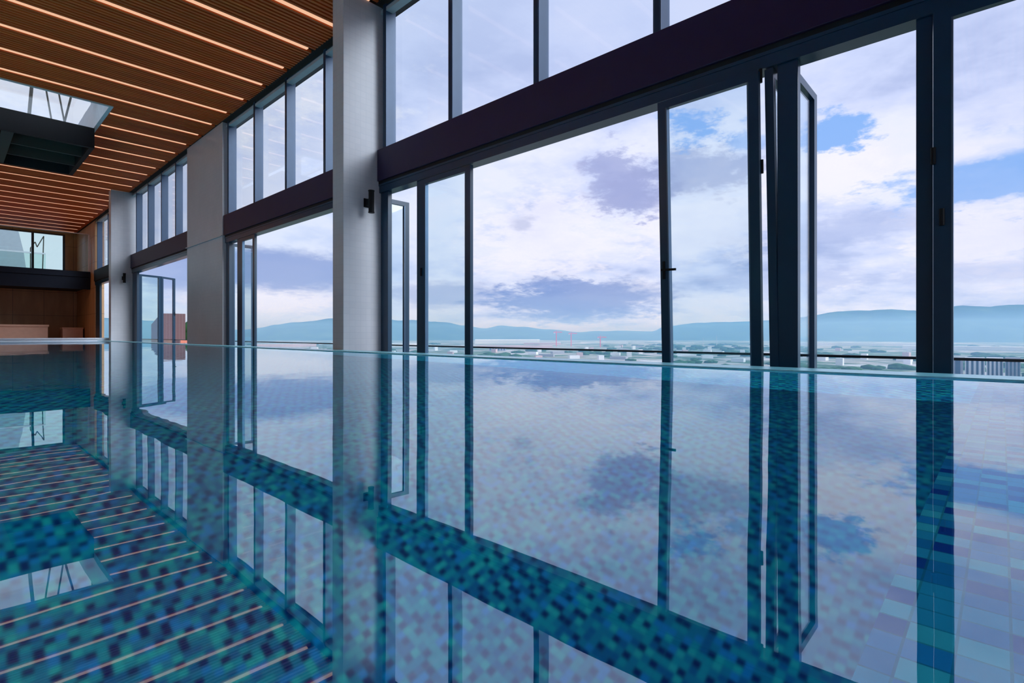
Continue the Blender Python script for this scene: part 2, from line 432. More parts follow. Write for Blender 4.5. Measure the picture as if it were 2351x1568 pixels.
# ------------------------------------------------------------------ structure: ceiling, walls, floor
def build_shell():
    m = MB()
    pitch = 1.07 / 11
    y = ROOM_Y0 + 0.03
    strips_y = [8.70 + 1.07 * k for k in range(-12, 27)]
    yk = 8.70 - 13 * 1.07
    n = int((ROOM_Y1 - yk) / pitch)
    for i in range(n):
        c = yk + i * pitch
        if c < ROOM_Y0 + 0.05 or c > ROOM_Y1 - 0.05: continue
        if i % 11 == 0: continue          # lamp channel
        x0 = 2.78 if 15.7 < c < 21.0 else ROOM_X0 + 0.05
        if 15.7 < c < 21.0: m.box(ROOM_X0 + 0.05, -3.29, c - 0.025, c + 0.025, CZ, CZ + 0.06)
        m.box(x0, 4.86, c - 0.025, c + 0.025, CZ, CZ + 0.06)
    tag(m.build('ceiling', 'cedar_slat'), kind='structure')
    b = MB()
    zt = CZ + 0.10
    b.box(2.79, 5.4, ROOM_Y0 - 0.2, ROOM_Y1 + 0.2, zt, zt + 0.3)
    b.box(ROOM_X0 - 0.2, -3.29, ROOM_Y0 - 0.2, ROOM_Y1 + 0.2, zt, zt + 0.3)
    b.box(-3.29, 2.79, ROOM_Y0 - 0.2, 15.695, zt, zt + 0.3)
    b.box(-3.29, 2.79, 21.005, ROOM_Y1 + 0.2, zt, zt + 0.3)
    b.box(4.86, 4.94, ROOM_Y0, ROOM_Y1, CZ + 0.002, zt)      # edge channel along the glazing
    tag(b.build('ceiling_backing', 'backing_dark'), kind='structure')
    # lamp strips
    first = None
    ORD = ['first', 'second', 'third', 'fourth', 'fifth', 'sixth', 'seventh', 'eighth', 'ninth', 'tenth', 'eleventh', 'twelfth', 'thirteenth', 'fourteenth', 'fifteenth', 'sixteenth']
    vis = [c for c in strips_y if 2.0 < c < ROOM_Y1 - 0.3]
    near = [c for c in vis if c < 15.6]; mid = [c for c in vis if 15.6 < c < 21.1]; far = [c for c in vis if c > 21.1]
    for c in vis:
        x0 = 2.80 if c in mid else ROOM_X0 + 0.3
        s = MB().box(x0, 4.75, c - 0.034, c + 0.034, CZ + 0.004, CZ + 0.030).build('light_strip', 'strip_diffuser')
        if c in near:
            lab = f'long warm linear ceiling lamp, {ORD[len(near) - 1 - near.index(c)]} on the near side of the skylight'; g = 'long warm linear lamps before the skylight'
        elif c in mid:
            lab = f'short warm linear lamp ending at the skylight, {ORD[mid.index(c)]} from its near edge'; g = 'short warm linear lamps beside the skylight'
        else:
            lab = f'long warm linear ceiling lamp, {ORD[far.index(c)]} beyond the skylight towards the balcony'; g = 'long warm linear lamps beyond the skylight'
        tag(s, lab, 'ceiling light', g)
    # walls
    tag(MB().box(ROOM_X0 - 0.2, ROOM_X0, ROOM_Y0, ROOM_Y1, -1.4, CZ + 0.1).build('wall_left', 'plaster'), kind='structure')
    nw = MB()
    nw.box(ROOM_X0 - 0.2, XW + 0.3, ROOM_Y0 - 0.2, ROOM_Y0, -1.4, 0.4); nw.box(ROOM_X0 - 0.2, XW + 0.3, ROOM_Y0 - 0.2, ROOM_Y0, 5.4, CZ + 0.1)
    nw.box(ROOM_X0 - 0.2, ROOM_X0 + 0.3, ROOM_Y0 - 0.2, ROOM_Y0, 0.4, 5.4); nw.box(XW - 0.1, XW + 0.3, ROOM_Y0 - 0.2, ROOM_Y0, 0.4, 5.4)
    tag(nw.build('wall_near', 'plaster'), kind='structure')
    nwin = empty('window_10', (ROOM_X0 + 0.3, ROOM_Y0 - 0.1, 0.4), kind='structure', label='wide unseen window added in the near end wall to let in daylight')  # window added behind the camera so daylight reaches the near column faces
    LN = XW - 0.1 - ROOM_X0 - 0.3
    fr = MB(); fr.box(0, LN, -0.05, 0.05, 0, 0.08); fr.box(0, LN, -0.05, 0.05, 4.92, 5.0)
    for i in range(7): fr.box(i * (LN - 0.08) / 6, i * (LN - 0.08) / 6 + 0.08, -0.05, 0.05, 0.08, 4.92)
    fr.build('window_frame', 'dark_frame', nwin)
    MB().quad((0, 0, 0.08), (LN, 0, 0.08), (LN, 0, 4.92), (0, 0, 4.92)).build('glass_pane', 'clear_glass', nwin)
    # end wall with a window opening above the balcony
    w = MB()
    w.box(ROOM_X0, XW + 0.3, ROOM_Y1, ROOM_Y1 + 0.2, -1.4, 3.62)
    w.box(4.45, XW + 0.3, ROOM_Y1, ROOM_Y1 + 0.2, 3.62, CZ + 0.1)
    w.box(ROOM_X0, -3.4, ROOM_Y1, ROOM_Y1 + 0.2, 3.62, CZ + 0.1)
    w.box(-3.4, 4.45, ROOM_Y1, ROOM_Y1 + 0.2, 5.62, CZ + 0.1)
    tag(w.build('wall_far', 'walnut_panel'), kind='structure')
    tag(MB().box(XW - 0.06, XW + 0.3, 32.0, ROOM_Y1, -1.4, CZ + 0.1).build('wall_right', 'walnut_panel'), kind='structure')
    # floors
    f = MB()
    f.box(ROOM_X0, XE, POOL_Y1 + 0.41, ROOM_Y1, -0.2, 0.02)
    f.box(ROOM_X0, POOL_X0, ROOM_Y0, POOL_Y1 + 0.22, -0.2, 0.02)
    f.box(POOL_X0, XE, ROOM_Y0, -1.2, -0.2, 0.02)
    f.box(XE, XW - 0.06, POOL_Y1 + 0.41, ROOM_Y1, DECK, 0.02)
    tag(f.build('floor', 'tan_stone'), kind='structure')
build_shell()

# ------------------------------------------------------------------ pool
def build_pool():
    p = empty('swimming_pool', (0, 0, 0), label='raised infinity pool lined with blue and teal mosaic along the tall windows', cat='swimming pool')
    f = MB().box(POOL_X0, XE, POOL_Y0, POOL_Y1, -DEPTH - 0.2, -DEPTH)
    f.build('pool_floor', 'pool_mosaic', p)
    w = MB()
    w.box(POOL_X0 - 0.2, POOL_X0, -1.2, POOL_Y1, -DEPTH - 0.2, -0.0)
    w.box(XE, XE + 0.33, -1.2, POOL_Y1, -DEPTH - 0.2, -0.012)
    w.box(POOL_X0 - 0.2, XE + 0.33, POOL_Y1, POOL_Y1 + 0.2, -DEPTH - 0.2, -0.002)
    w.build('pool_wall', 'pool_mosaic', p)
    l = MB().box(POOL_X0, XE, -1.2, POOL_Y0, -DEPTH - 0.2, -0.05)
    tag(l.build('shallow_ledge', 'ledge_mosaic', p), label='shallow tiled ledge just under the water')
    e = MB().box(XE, XE + 0.33, -1.2, POOL_Y1 + 0.2, -0.012, 0.010)
    tag(e.build('overflow_edge', 'edge_tile', p, bevel=0.004), label='pale cyan overflow lip')
    c = MB().box(POOL_X0 - 0.2, XW - 0.08, POOL_Y1 + 0.01, POOL_Y1 + 0.40, 0.065, 0.115)
    c.box(POOL_X0 - 0.2, XW - 0.08, POOL_Y1 + 0.05, POOL_Y1 + 0.40, -0.002, 0.065)
    tag(c.build('coping', 'white_stone', p), label='white stone coping at the far end')
    s = MB().quad((POOL_X0, -1.2, 0), (XE, -1.2, 0), (XE, POOL_Y1, 0), (POOL_X0, POOL_Y1, 0))
    o = s.build('pool_water', 'pool_water')
    tag(o, 'still clear pool water mirroring windows, columns and clouds', 'water', kind='stuff')
    # catch channel and terrace floor outside
    t = MB().box(XE + 0.33, 7.2, ROOM_Y0, 34, DECK - 0.3, DECK)
    tag(t.build('terrace_floor', 'concrete'), kind='structure')
    return p
POOL = build_pool()

# added fill lights in the unseen left pool wall, brightening the basin tiles
def pool_fill_lamp(x, y, ang, power):
    r = MB().cyl((-0.02, 0, 0), (0.005, 0, 0), 0.15, n=24).build('added_pool_lamp', 'steel_grey', POOL)
    r.location = (x, y, -0.55); r.rotation_euler = (0, 0, ang)
    MB().cyl((0.0, 0, 0), (0.03, 0, 0), 0.13, n=24).build('fill_lamp_rim', 'steel_grey', r)
    MB().cyl((0.03, 0, 0), (0.04, 0, 0), 0.10, n=24).build('lens', 'white_stone', r)
    l = bpy.data.lights.new('fill_glow', 'AREA'); l.shape = 'DISK'; l.size = 0.5; l.energy = power; l.color = (0.62, 0.92, 1.0)
    o = bpy.data.objects.new('fill_glow', l); COL.objects.link(o); o.parent = r
    o.location = (0.06, 0, 0.0); o.rotation_euler = (0, R(-90), 0)
for yy in (3.2, 5.2, 7.5, 10.5, 14.0, 18.0, 22.0): pool_fill_lamp(POOL_X0, yy, 0, 330)

# made-up warm fill lights on the unseen left wall, warming ceiling and piers
for yy, wl, pw in ((10.5, 'farthest from', 45), (14.0, 'second farthest from', 45), (28.5, 'second nearest to', 50), (33.0, 'nearest to', 55)):
    r = empty('added_wall_washer', (ROOM_X0, yy, 4.5), label=f'long added warm fill lamp high on the unseen left wall, {wl} the balcony', cat='wall lamp', group='added warm fill lamps on the unseen left wall')
    MB().box(0.0, 0.10, -1.4, 1.4, -0.12, 0.12).build('housing', 'black_metal', r)
    MB().box(0.10, 0.108, -1.36, 1.36, -0.09, 0.09).build('diffuser', 'strip_diffuser', r)
    l = bpy.data.lights.new('fill_glow', 'AREA'); l.shape = 'RECTANGLE'; l.size = 0.3; l.size_y = 2.6; l.energy = pw; l.color = (1.0, 0.60, 0.34)
    o = bpy.data.objects.new('fill_glow', l); COL.objects.link(o); o.parent = r
    o.location = (0.13, 0, 0.0); o.rotation_euler = (0, R(-90), 0)

# ------------------------------------------------------------------ columns and piers
def column(x0, x1, y0, y1, label, name='tiled_column'):
    o = MB().box(x0 , x1, y0, y1, DECK, CZ).build(name, 'column_tile', bevel=0.004)
    return tag(o, label, 'column')
column(4.29, 5.16, 7.62, 7.955, 'nearest pale tiled column, tall and deep, carrying a large black wall lamp')
column(4.29, 5.16, 24.68, 25.05, 'pale tiled column farthest down the hall, with a tiny black wall lamp')
pier = column(4.88, 5.16, 14.72, 17.62, 'broad shaded tiled pier standing flush between two window bays', 'tiled_pier')
MB().box(4.84, 5.10, 14.70, 17.64, 2.78, 2.80).build('shadow_joint', 'column_tile', pier)

# wall lamps: cylinder up-down lights on a bracket, on the near faces of the deep columns
def wall_lamp(x, y, z0, z1, label):
    r = empty('wall_lamp', (x, y, (z0 + z1) / 2), label=label, cat='wall lamp')
    h = (z1 - z0) / 2
    MB().cyl((0, -0.15, -h), (0, -0.15, h), 0.045, n=24).build('lamp_body', 'black_metal', r, smooth=False)
    MB().cyl((0, -0.15, h - 0.012), (0, -0.15, h + 0.004), 0.050, n=24).build('end_ring', 'black_metal', r)
    MB().cyl((0, -0.15, -h - 0.004), (0, -0.15, -h + 0.012), 0.050, n=24).build('end_ring', 'black_metal', r)
    b = MB().box(-0.03, 0.03, -0.12, -0.02, -0.05, 0.05); b.box(-0.05, 0.05, -0.02, 0.0, -0.07, 0.07)
    b.build('bracket', 'black_metal', r)
wall_lamp(4.70, 7.62, 2.22, 2.575, 'black cylindrical wall lamp on the nearest pale tiled column')
wall_lamp(4.68, 24.68, 2.22, 2.575, 'small black cylindrical wall lamp on the farthest pale tiled column')

# ------------------------------------------------------------------ beams
def beam(y0, y1, m, label):
    r = empty('steel_beam', (4.9, y0, BZ0), label=label, cat='beam')
    y0l, y1l = 0, y1 - y0
    MB().box(0.0, 0.24, y0l, y1l, 0.0, BZ1 - BZ0).build('beam_web', m, r, bevel=0.006)
    MB().box(0.03, 0.22, y0l, y1l, -0.045, 0.0).build('shadow_gap', 'black_metal', r)
beam(-4.45, 7.615, 'beam_plum', 'dark plum box beam over the nearest and widest window bay')
beam(7.96, 14.715, 'beam_plum', 'near-black box beam over the bay between the nearest column and the broad pier')
beam(17.625, 24.675, 'beam_plum', 'near-black box beam over the bay between the broad pier and the farthest column')
beam(25.055, 31.995, 'black_metal', 'short dark beam seen past the farthest column beside the balcony')

# ------------------------------------------------------------------ windows above the beams
def upper_window(n, y0, y1, mull, label):
    w = empty(f'window_{n}', (XW, y0, BZ1), kind='structure', label=label)
    L = y1 - y0; H = CZ - BZ1
    fr = MB()
    fr.box(0.0, 0.12, 0, L, 0, 0.06); fr.box(0.0, 0.16, 0, L, H - 0.05, H)
    fr.build('window_frame', 'dark_frame', w)
    MB().box(-0.03, 0.10, 0, L, H - 0.12, H - 0.055).build('head_trim', 'trim_pale', w)
    for ym in mull:
        c = ym - y0
        m = MB().box(-0.035, 0.16, c - 0.045, c + 0.045, 0, H)
        mo = m.build('mullion', 'mullion_metal', w, bevel=0.004)
        MB().box(-0.039, -0.035, c - 0.022, c + 0.022, 0.02, H - 0.02).build('cover_strip', 'dark_frame', mo)
    MB().box(0.12, 0.13, 0, L, 0.05, H - 0.05).build('glass_pane', 'clear_glass', w)
upper_window(1, -4.4, 7.615, [7.50, 5.83, 4.21, 2.59, 0.97, -0.65, -2.27, -3.9], 'tall upper windows over the nearest dark beam')
upper_window(2, 7.96, 14.715, [14.58, 12.90, 11.21, 9.53, 8.1], 'tall upper windows between the nearest column and the broad pier')
upper_window(3, 17.625, 24.675, [24.10, 22.4, 20.7, 19.1], 'tall upper windows between the broad pier and the farthest column')
upper_window(4, 25.055, 31.995, [31.6, 29.2, 27.6, 26.0], 'narrow strip of upper window past the farthest column')

# ------------------------------------------------------------------ door bays under the beams
def door_frame(n, y0, y1, posts, label):
    w = empty(f'window_{n}', (XW, y0, DECK), kind='structure', label=label)
    L = y1 - y0
    top = BZ0 - 0.045 - DECK; hz = HZ - DECK
    fr = MB().box(-0.06, 0.12, 0, L, hz, top)
    fr.box(-0.07, -0.06, 0, L, top - 0.03, top)
    fr.box(0.0, 0.10, 0, L, 0.0, 0.05)
    fr.build('door_head', 'dark_frame', w)
    for (a, b) in posts:
        pm = MB().box(-0.035, 0.045, a - y0, b - y0, 0.0, hz).build('post', 'dark_frame', w, bevel=0.004)
    return w
LEAF = 0
def leaf(hinge, direction, width, lean=0.0, z1=HZ - 0.01, stile=0.09, label='', handle=None, hinges=(), glass='leaf_glass', thick=0.055, edge=True):
    """hinge=(x,y) plan point, direction = plan angle of the leaf measured from +Y towards +X"""
    global LEAF
    LEAF += 1
    h = z1 - DECK - 0.03
    # local: leaf runs along +X, thickness along Y
    o = empty(f'door_{LEAF}', (hinge[0], hinge[1], z1), kind='structure', label=label)
    base = Matrix.Rotation(R(90) - direction, 4, 'Z')
    o.matrix_world = Matrix.Translation((hinge[0], hinge[1], z1)) @ base @ Matrix.Rotation(lean, 4, 'X')
    t = thick / 2
    f = MB()
    f.box(0, stile, -t, t, -h, 0); f.box(width - stile, width, -t, t, -h, 0)
    f.box(stile, width - stile, -t, t, -0.075, 0); f.box(stile, width - stile, -t, t, -h, -h + 0.10)
    f.build('leaf_frame', 'dark_frame', o)
    if edge:
        e = MB()
        for xx in (stile, width - stile - 0.012):
            e.box(xx, xx + 0.012, -t - 0.002, t + 0.002, -h + 0.10, -0.075)
        e.build('glazing_bead', 'frame_edge', o)
    MB().box(stile - 0.01, width - stile + 0.01, -0.006, 0.006, -h + 0.09, -0.065).build('glass_pane', glass, o)
    if handle is not None:
        hx, hz, sgn = handle
        z = hz - z1
        b = MB().box(hx - 0.014, hx + 0.014, -t - 0.008, -t, z - 0.09, z + 0.09) if sgn < 0 else MB().box(hx - 0.014, hx + 0.014, t, t + 0.008, z - 0.09, z + 0.09)
        s = -1 if sgn < 0 else 1
        hd = b.build('handle', 'black_metal', o)
        lev = MB().cyl((hx, s * t, z), (hx, s * (t + 0.05), z), 0.011, n=12)
        lev.bar((hx, s * (t + 0.05), z), (hx + (0.15 if hx < width / 2 else -0.15), s * (t + 0.05), z - 0.004), 0.02, 0.022)
        lev.build('lever', 'black_metal', hd)
    for (hx, hz) in hinges:
        z = hz - z1
        MB().cyl((hx, -t - 0.01, z - 0.06), (hx, -t - 0.01, z + 0.06), 0.016, n=12).build('hinge', 'black_metal', o)
    return o

# bay 1 (nearest)
door_frame(5, -4.4, 7.615, [(7.40, 7.60), (6.50, 6.62), (1.28, 1.445), (0.375, 0.475), (-4.4, -4.2), (-1.55, -1.40)], 'dark framed door opening under the nearest beam')
leaf((4.97, 6.49), R(180), 1.11, label='closed glass leaf left of the wide open gap in the nearest bay', hinges=[(0.02, 1.2)], stile=0.10)
leaf((5.03, 7.80), R(92), 0.62, label='glass leaf folded outwards beside the nearest column')
leaf((4.90, 1.575), R(0.5), 0.965, lean=R(-2.1), z1=HZ - 0.03, stile=0.085, label='glass leaf with lever handle standing slightly tilted right of the open gap',
     handle=(0.925, 0.90, 1), hinges=[(0.0, 1.75), (0.0, 2.55)])
leaf((4.955, 1.512), R(90), 0.50, lean=R(-1.0), stile=0.05, thick=0.07, label='narrow leaf seen edge-on beside the thick dark post')
leaf((5.03, 1.36), R(90), 0.80, label='glass leaf opened square to the terrace right of the thick dark post')
leaf((4.93, 0.369), R(180), 0.90, stile=0.10, label='closed glass leaf at the right edge of the view', hinges=[(0.0, 1.55), (0.05, 1.10)], glass='clear_glass')
# bay 2
door_frame(6, 7.96, 14.715, [(14.50, 14.70), (13.68, 13.95)], 'dark framed door opening between the nearest column and the broad pier')
leaf((4.97, 13.67), R(180), 0.85, stile=0.10, label='closed glass leaf beside the broad pier, left of the second open gap', handle=None)
leaf((5.03, 14.60), R(92), 0.62, label='glass leaf folded outwards behind the broad pier')
# bay 3
door_frame(7, 17.625, 24.675, [(24.0, 24.67)], 'dark framed door opening between the broad pier and the farthest column')
leaf((5.14, 24.55), R(66), 0.90, z1=HZ - 0.02, stile=0.10, label='first leaf of the outward folded pair beyond the broad pier', glass='green_glass')
leaf((5.97, 24.93), R(48), 0.85, z1=HZ - 0.02, stile=0.10, label='second leaf of the outward folded pair, with a lever handle', handle=(0.82, 1.1, -1), glass='clear_glass')
# bay 4
door_frame(8, 25.055, 31.995, [(31.0, 31.95), (28.2, 28.9)], 'sliver of framed door opening past the farthest column')

# ------------------------------------------------------------------ skylight with suspended steel frame
def build_skylight():
    r = empty('skylight', (2.70, 15.75, CZ), label='bright roof light with white reveal cut into the slatted ceiling', cat='skylight')
    x0, x1 = -5.9, 0.0; y1 = 5.2; H = 0.75
    m = MB()
    m.box(x1, x1 + 0.08, -0.05, y1 + 0.05, 0, H); m.box(x0 - 0.08, x0, -0.05, y1 + 0.05, 0, H)
    m.box(x0, x1, -0.05, 0.0, 0, H); m.box(x0, x1, y1, y1 + 0.05, 0, H)
    m.build('reveal', 'white_paint', r)
    g = MB().box(x0, x1, 0, y1, H, H + 0.02); g.build('glass_pane', 'clear_glass', r)
    MB().box(x0, x1, 1.55, 1.75, H - 0.10, H).build('glazing_bar', 'white_paint', r)
    MB().box(-2.0, -1.93, 1.6, y1, H - 0.1, H).build('glazing_bar', 'white_paint', r)
    # roof bracing above the glass
    t = empty('roof_bracing', (1.5, 24.0, 8.0), label='thin steel bracing rods crossing above the skylight', cat='steel bracing')
    def rod(a, b, w):
        MB().bar(Vector(a) - t.location, Vector(b) - t.location, w).build('rod', 'steel_grey', t)
    rod((2.05, 24.0, 9.2), (1.90, 24.0, 6.9), 0.09)
    rod((2.30, 24.0, 9.2), (2.62, 24.0, 6.9), 0.045)
    rod((2.62, 24.0, 9.2), (2.98, 24.0, 6.9), 0.045)
    rod((3.15, 24.0, 9.2), (2.72, 24.0, 6.9), 0.06)
    rod((3.62, 24.0, 9.2), (3.62, 24.0, 6.4), 0.05)
    # suspended dark frame
    s = empty('suspended_steel_frame', (2.68, 17.4, 5.12), label='black steel box frame hanging under the far half of the skylight', cat='steel frame')
    a, L, hh = -5.4, 3.5, 0.52
    f = MB()
    f.box(a, 0, 0, 0.10, 0, hh); f.box(a, 0, L - 0.10, L, 0, hh); f.box(-0.10, 0, 0.10, L - 0.10, 0, hh); f.box(a, a + 0.10, 0.10, L - 0.10, 0, hh)
    f.build('fascia', 'black_metal', s)
    MB().box(a + 0.1, -0.1, 0.1, L - 0.1, 0.30, hh - 0.02).build('infill_panel', 'black_metal', s)
    for yy in (1.15, 2.3):
        MB().box(a + 0.1, -0.1, yy, yy + 0.06, 0.02, 0.30).build('crossbar', 'steel_grey', s)
    for xx in (-1.75, -3.6):
        MB().box(xx, xx + 0.22, 0.1, L - 0.1, 0.0, 0.02).build('rib', 'steel_grey', s)
    for xx in (-2.7, -4.8):
        MB().cyl((xx, 1.7, hh - 0.02), (xx, 1.7, 1.30), 0.02, n=10).build('hanger_rod', 'steel_grey', s)
build_skylight()

# ------------------------------------------------------------------ balcony and end of the hall
def build_end():
    b = empty('balcony', (0, 33.1, 2.46), label='navy fronted upper balcony with glass guard at the far end of the hall', cat='balcony')
    x0, x1 = ROOM_X0 + 0.02, XW - 0.08
    MB().box(x0, x1, 0.05, 3.98, 0.12, 0.80).build('slab', 'soffit_dark', b)
    MB().box(x0, x1, -0.02, 0.05, 0.0, 0.58).build('fascia', 'navy_fascia', b)
    MB().box(x0, x1, -0.08, 0.05, 0.60, 0.87).build('edge_beam', 'navy_fascia', b)
    for i, (p, q) in enumerate([(-6.1, -3.9), (-3.88, -1.68), (-1.66, 0.54), (0.56, 2.76), (2.78, 4.88)]):
        MB().box(p, q, 0.02, 0.04, 0.80, 2.70).build('glass_guard', 'green_glass', b)
    MB().box(4.85, 4.90, 0.0, 0.06, 0.80, 2.70).build('end_post', 'white_stone', b)
    MB().box(x0, 4.88, 0.0, 0.06, 2.70, 2.74).build('handrail', 'white_stone', b)
    # window behind balcony
    w = empty('window_9', (0, ROOM_Y1, 3.62), kind='structure', label='window behind the balcony at the far end')
    fr = MB().box(-3.4, 4.45, 0.02, 0.12, 0, 0.06); fr.box(-3.4, 4.45, 0.02, 0.12, 1.94, 2.0); fr.box(4.36, 4.45, 0.02, 0.12, 0, 2)
    fr.build('window_frame', 'dark_frame', w)
    for x in (3.15, 1.6, 0.0, -1.6):
        MB().box(x - 0.05, x + 0.05, -0.02, 0.12, 0, 2).build('mullion', 'dark_frame', w)
    MB().box(-3.4, 4.45, 0.06, 0.07, 0, 2).build('glass_pane', 'clear_glass', w)
    # terrace rail and stair outside that window
    t = empty('terrace_guard', (0, 40.0, 3.3), label='white topped glass guard outside the far end window', cat='guard rail')
    MB().box(-4, 3.95, 0, 0.05, 1.50, 1.58).build('handrail', 'white_stone', t)
    MB().box(-4, 3.95, 0.01, 0.03, 0.0, 1.50).build('glass_guard', 'green_glass', t)
    MB().box(-4, 6, -2.6, 3, -0.3, 0.0).build('terrace_slab', 'concrete', t)
    s = empty('roof_stair', (2.3, 43.0, 3.3), label='grey roof stair with thin zigzag struts outside the far end window', cat='stairs')
    v = MB(); bm = v.bm
    pts = [(-3.5, 0, 0), (1.15, 0, 0), (0.95, 0, 1.9), (0.70, 0, 3.2), (-3.5, 0, 3.2)]
    a = [bm.verts.new(p) for p in pts]; b2 = [bm.verts.new((p[0], 1.5, p[2])) for p in pts]
    bm.faces.new(a); bm.faces.new(b2[::-1])
    for i in range(5): bm.faces.new((a[i], b2[i], b2[(i + 1) % 5], a[(i + 1) % 5]))
    v.build('stair_wall', 'facade_grey', s)
    zz = [(1.25, 0, 0), (1.25, 0, 2.15), (1.46, 0, 2.55), (1.55, 0, 2.25), (1.85, 0, 2.95), (1.78, 0, 0)]
    for p, q in zip(zz, zz[1:]):
        MB().bar(p, q, 0.05).build('strut', 'steel_grey', s)
    # stone benches under the balcony
    a = empty('stone_bench', (0, 34.6, 0.02), label='long tan stone bench under the balcony', cat='bench')
    MB().box(-4.0, 3.5, 0.05, 0.85, 0, 0.60).build('bench_base', 'tan_stone', a)
    MB().box(-4.05, 3.54, 0.0, 0.9, 0.60, 0.70).build('bench_top', 'tan_stone', a, bevel=0.01)
    c = empty('stone_plinth', (4.46, 34.6, 0.02), label='low tan stone block in the corner right of the long bench', cat='plinth')
    MB().box(-0.40, 0.40, 0.03, 0.8, 0, 0.50).build('plinth_base', 'tan_stone', c)
    MB().box(-0.42, 0.42, 0.0, 0.83, 0.50, 0.57).build('plinth_top', 'tan_stone', c, bevel=0.008)
build_end()

# ------------------------------------------------------------------ terrace balustrade outside
def build_balustrade():
    b = empty('glass_balustrade', (6.60, 0, DECK), label='frameless glass terrace balustrade with thin dark top rail outside the open doors', cat='balustrade')
    MB().box(-0.025, 0.025, -4.4, 33, 0.905, 0.932).build('top_rail', 'rail_dark', b)
    y = -4.4
    while y < 32.5:
        MB().box(-0.006, 0.006, y, y + 1.48, 0.03, 0.905).build('glass_panel', 'clear_glass', b)
        y += 1.5
    MB().box(-0.05, 0.05, -4.4, 33, 0.0, 0.05).build('base_channel', 'dark_frame', b)
build_balustrade()

# ------------------------------------------------------------------ outside: neighbouring roof
def build_roof():
    tag(MB().box(8.5, 17, 50, 75, DECK - 3, DECK + 0.15).build('roof_terrace', 'pink_paint'), kind='structure')
    h = empty('brick_rooftop_hut', (14.9, 57.5, DECK + 0.15), R(-14), label='brown brick rooftop hut with a sloping side seen through the far folded doors', cat='hut')
    m = MB()
    m.box(-0.9, 0.85, 0, 1.2, 0, 2.95)
    m.build('hut_wall', 'red_brick', h)
    v = MB(); bm = v.bm
    pts = [(-1.85, 0.1, 0), (-0.9, 0.1, 0), (-0.9, 0.1, 2.85), (-1.25, 0.1, 2.75), (-1.85, 0.1, 1.9)]
    a = [bm.verts.new(p) for p in pts]; b = [bm.verts.new((p[0], 1.1, p[2])) for p in pts]
    bm.faces.new(a); bm.faces.new(b[::-1])
    for i in range(5):
        j = (i + 1) % 5; bm.faces.new((a[i], b[i], b[j], a[j]))
    v.build('sloping_side', 'roof_slate', h)
    o = empty('orange_barrier', (14.5, 52.5, DECK + 0.15), R(-14), label='small orange barrier in front of the brick rooftop hut', cat='barrier')
    MB().box(-0.45, 0.45, 0, 0.05, 0.22, 0.5).build('board', 'orange_plastic', o)
    for x in (-0.35, 0.3):
        MB().box(x, x + 0.06, 0, 0.05, 0, 0.22).build('leg', 'orange_plastic', o)
build_roof()

def blobtree(x, y, z, r, h, mb, k=7, seed=0):
    rnd = random.Random(seed)
    for i in range(k):
        cx = x + rnd.uniform(-0.6, 0.6) * r; cyy = y + rnd.uniform(-0.6, 0.6) * r; cz = z + h * rnd.uniform(0.3, 0.8)
        rr = r * rnd.uniform(0.35, 0.6)
        ret = bmesh.ops.create_icosphere(mb.bm, subdivisions=2, radius=1.0)
        for v in ret['verts']:
            d = v.co.normalized(); s = 1 + 0.18 * math.sin(d.x * 9 + i) * math.sin(d.y * 8 + 2 * i) + rnd.uniform(-.08, .08)
            v.co = Vector((cx + d.x * rr * s, cyy + d.y * rr * s, cz + d.z * rr * s * h / r * 0.7))
g = MB(); blobtree(19.6, 71, DECK + 0.1, 2.3, 2.6, g, 12, 3)
tag(g.build('green_shrub', 'foliage', smooth=True), 'bright green shrub on the neighbouring roof right of the brick hut', 'shrub')

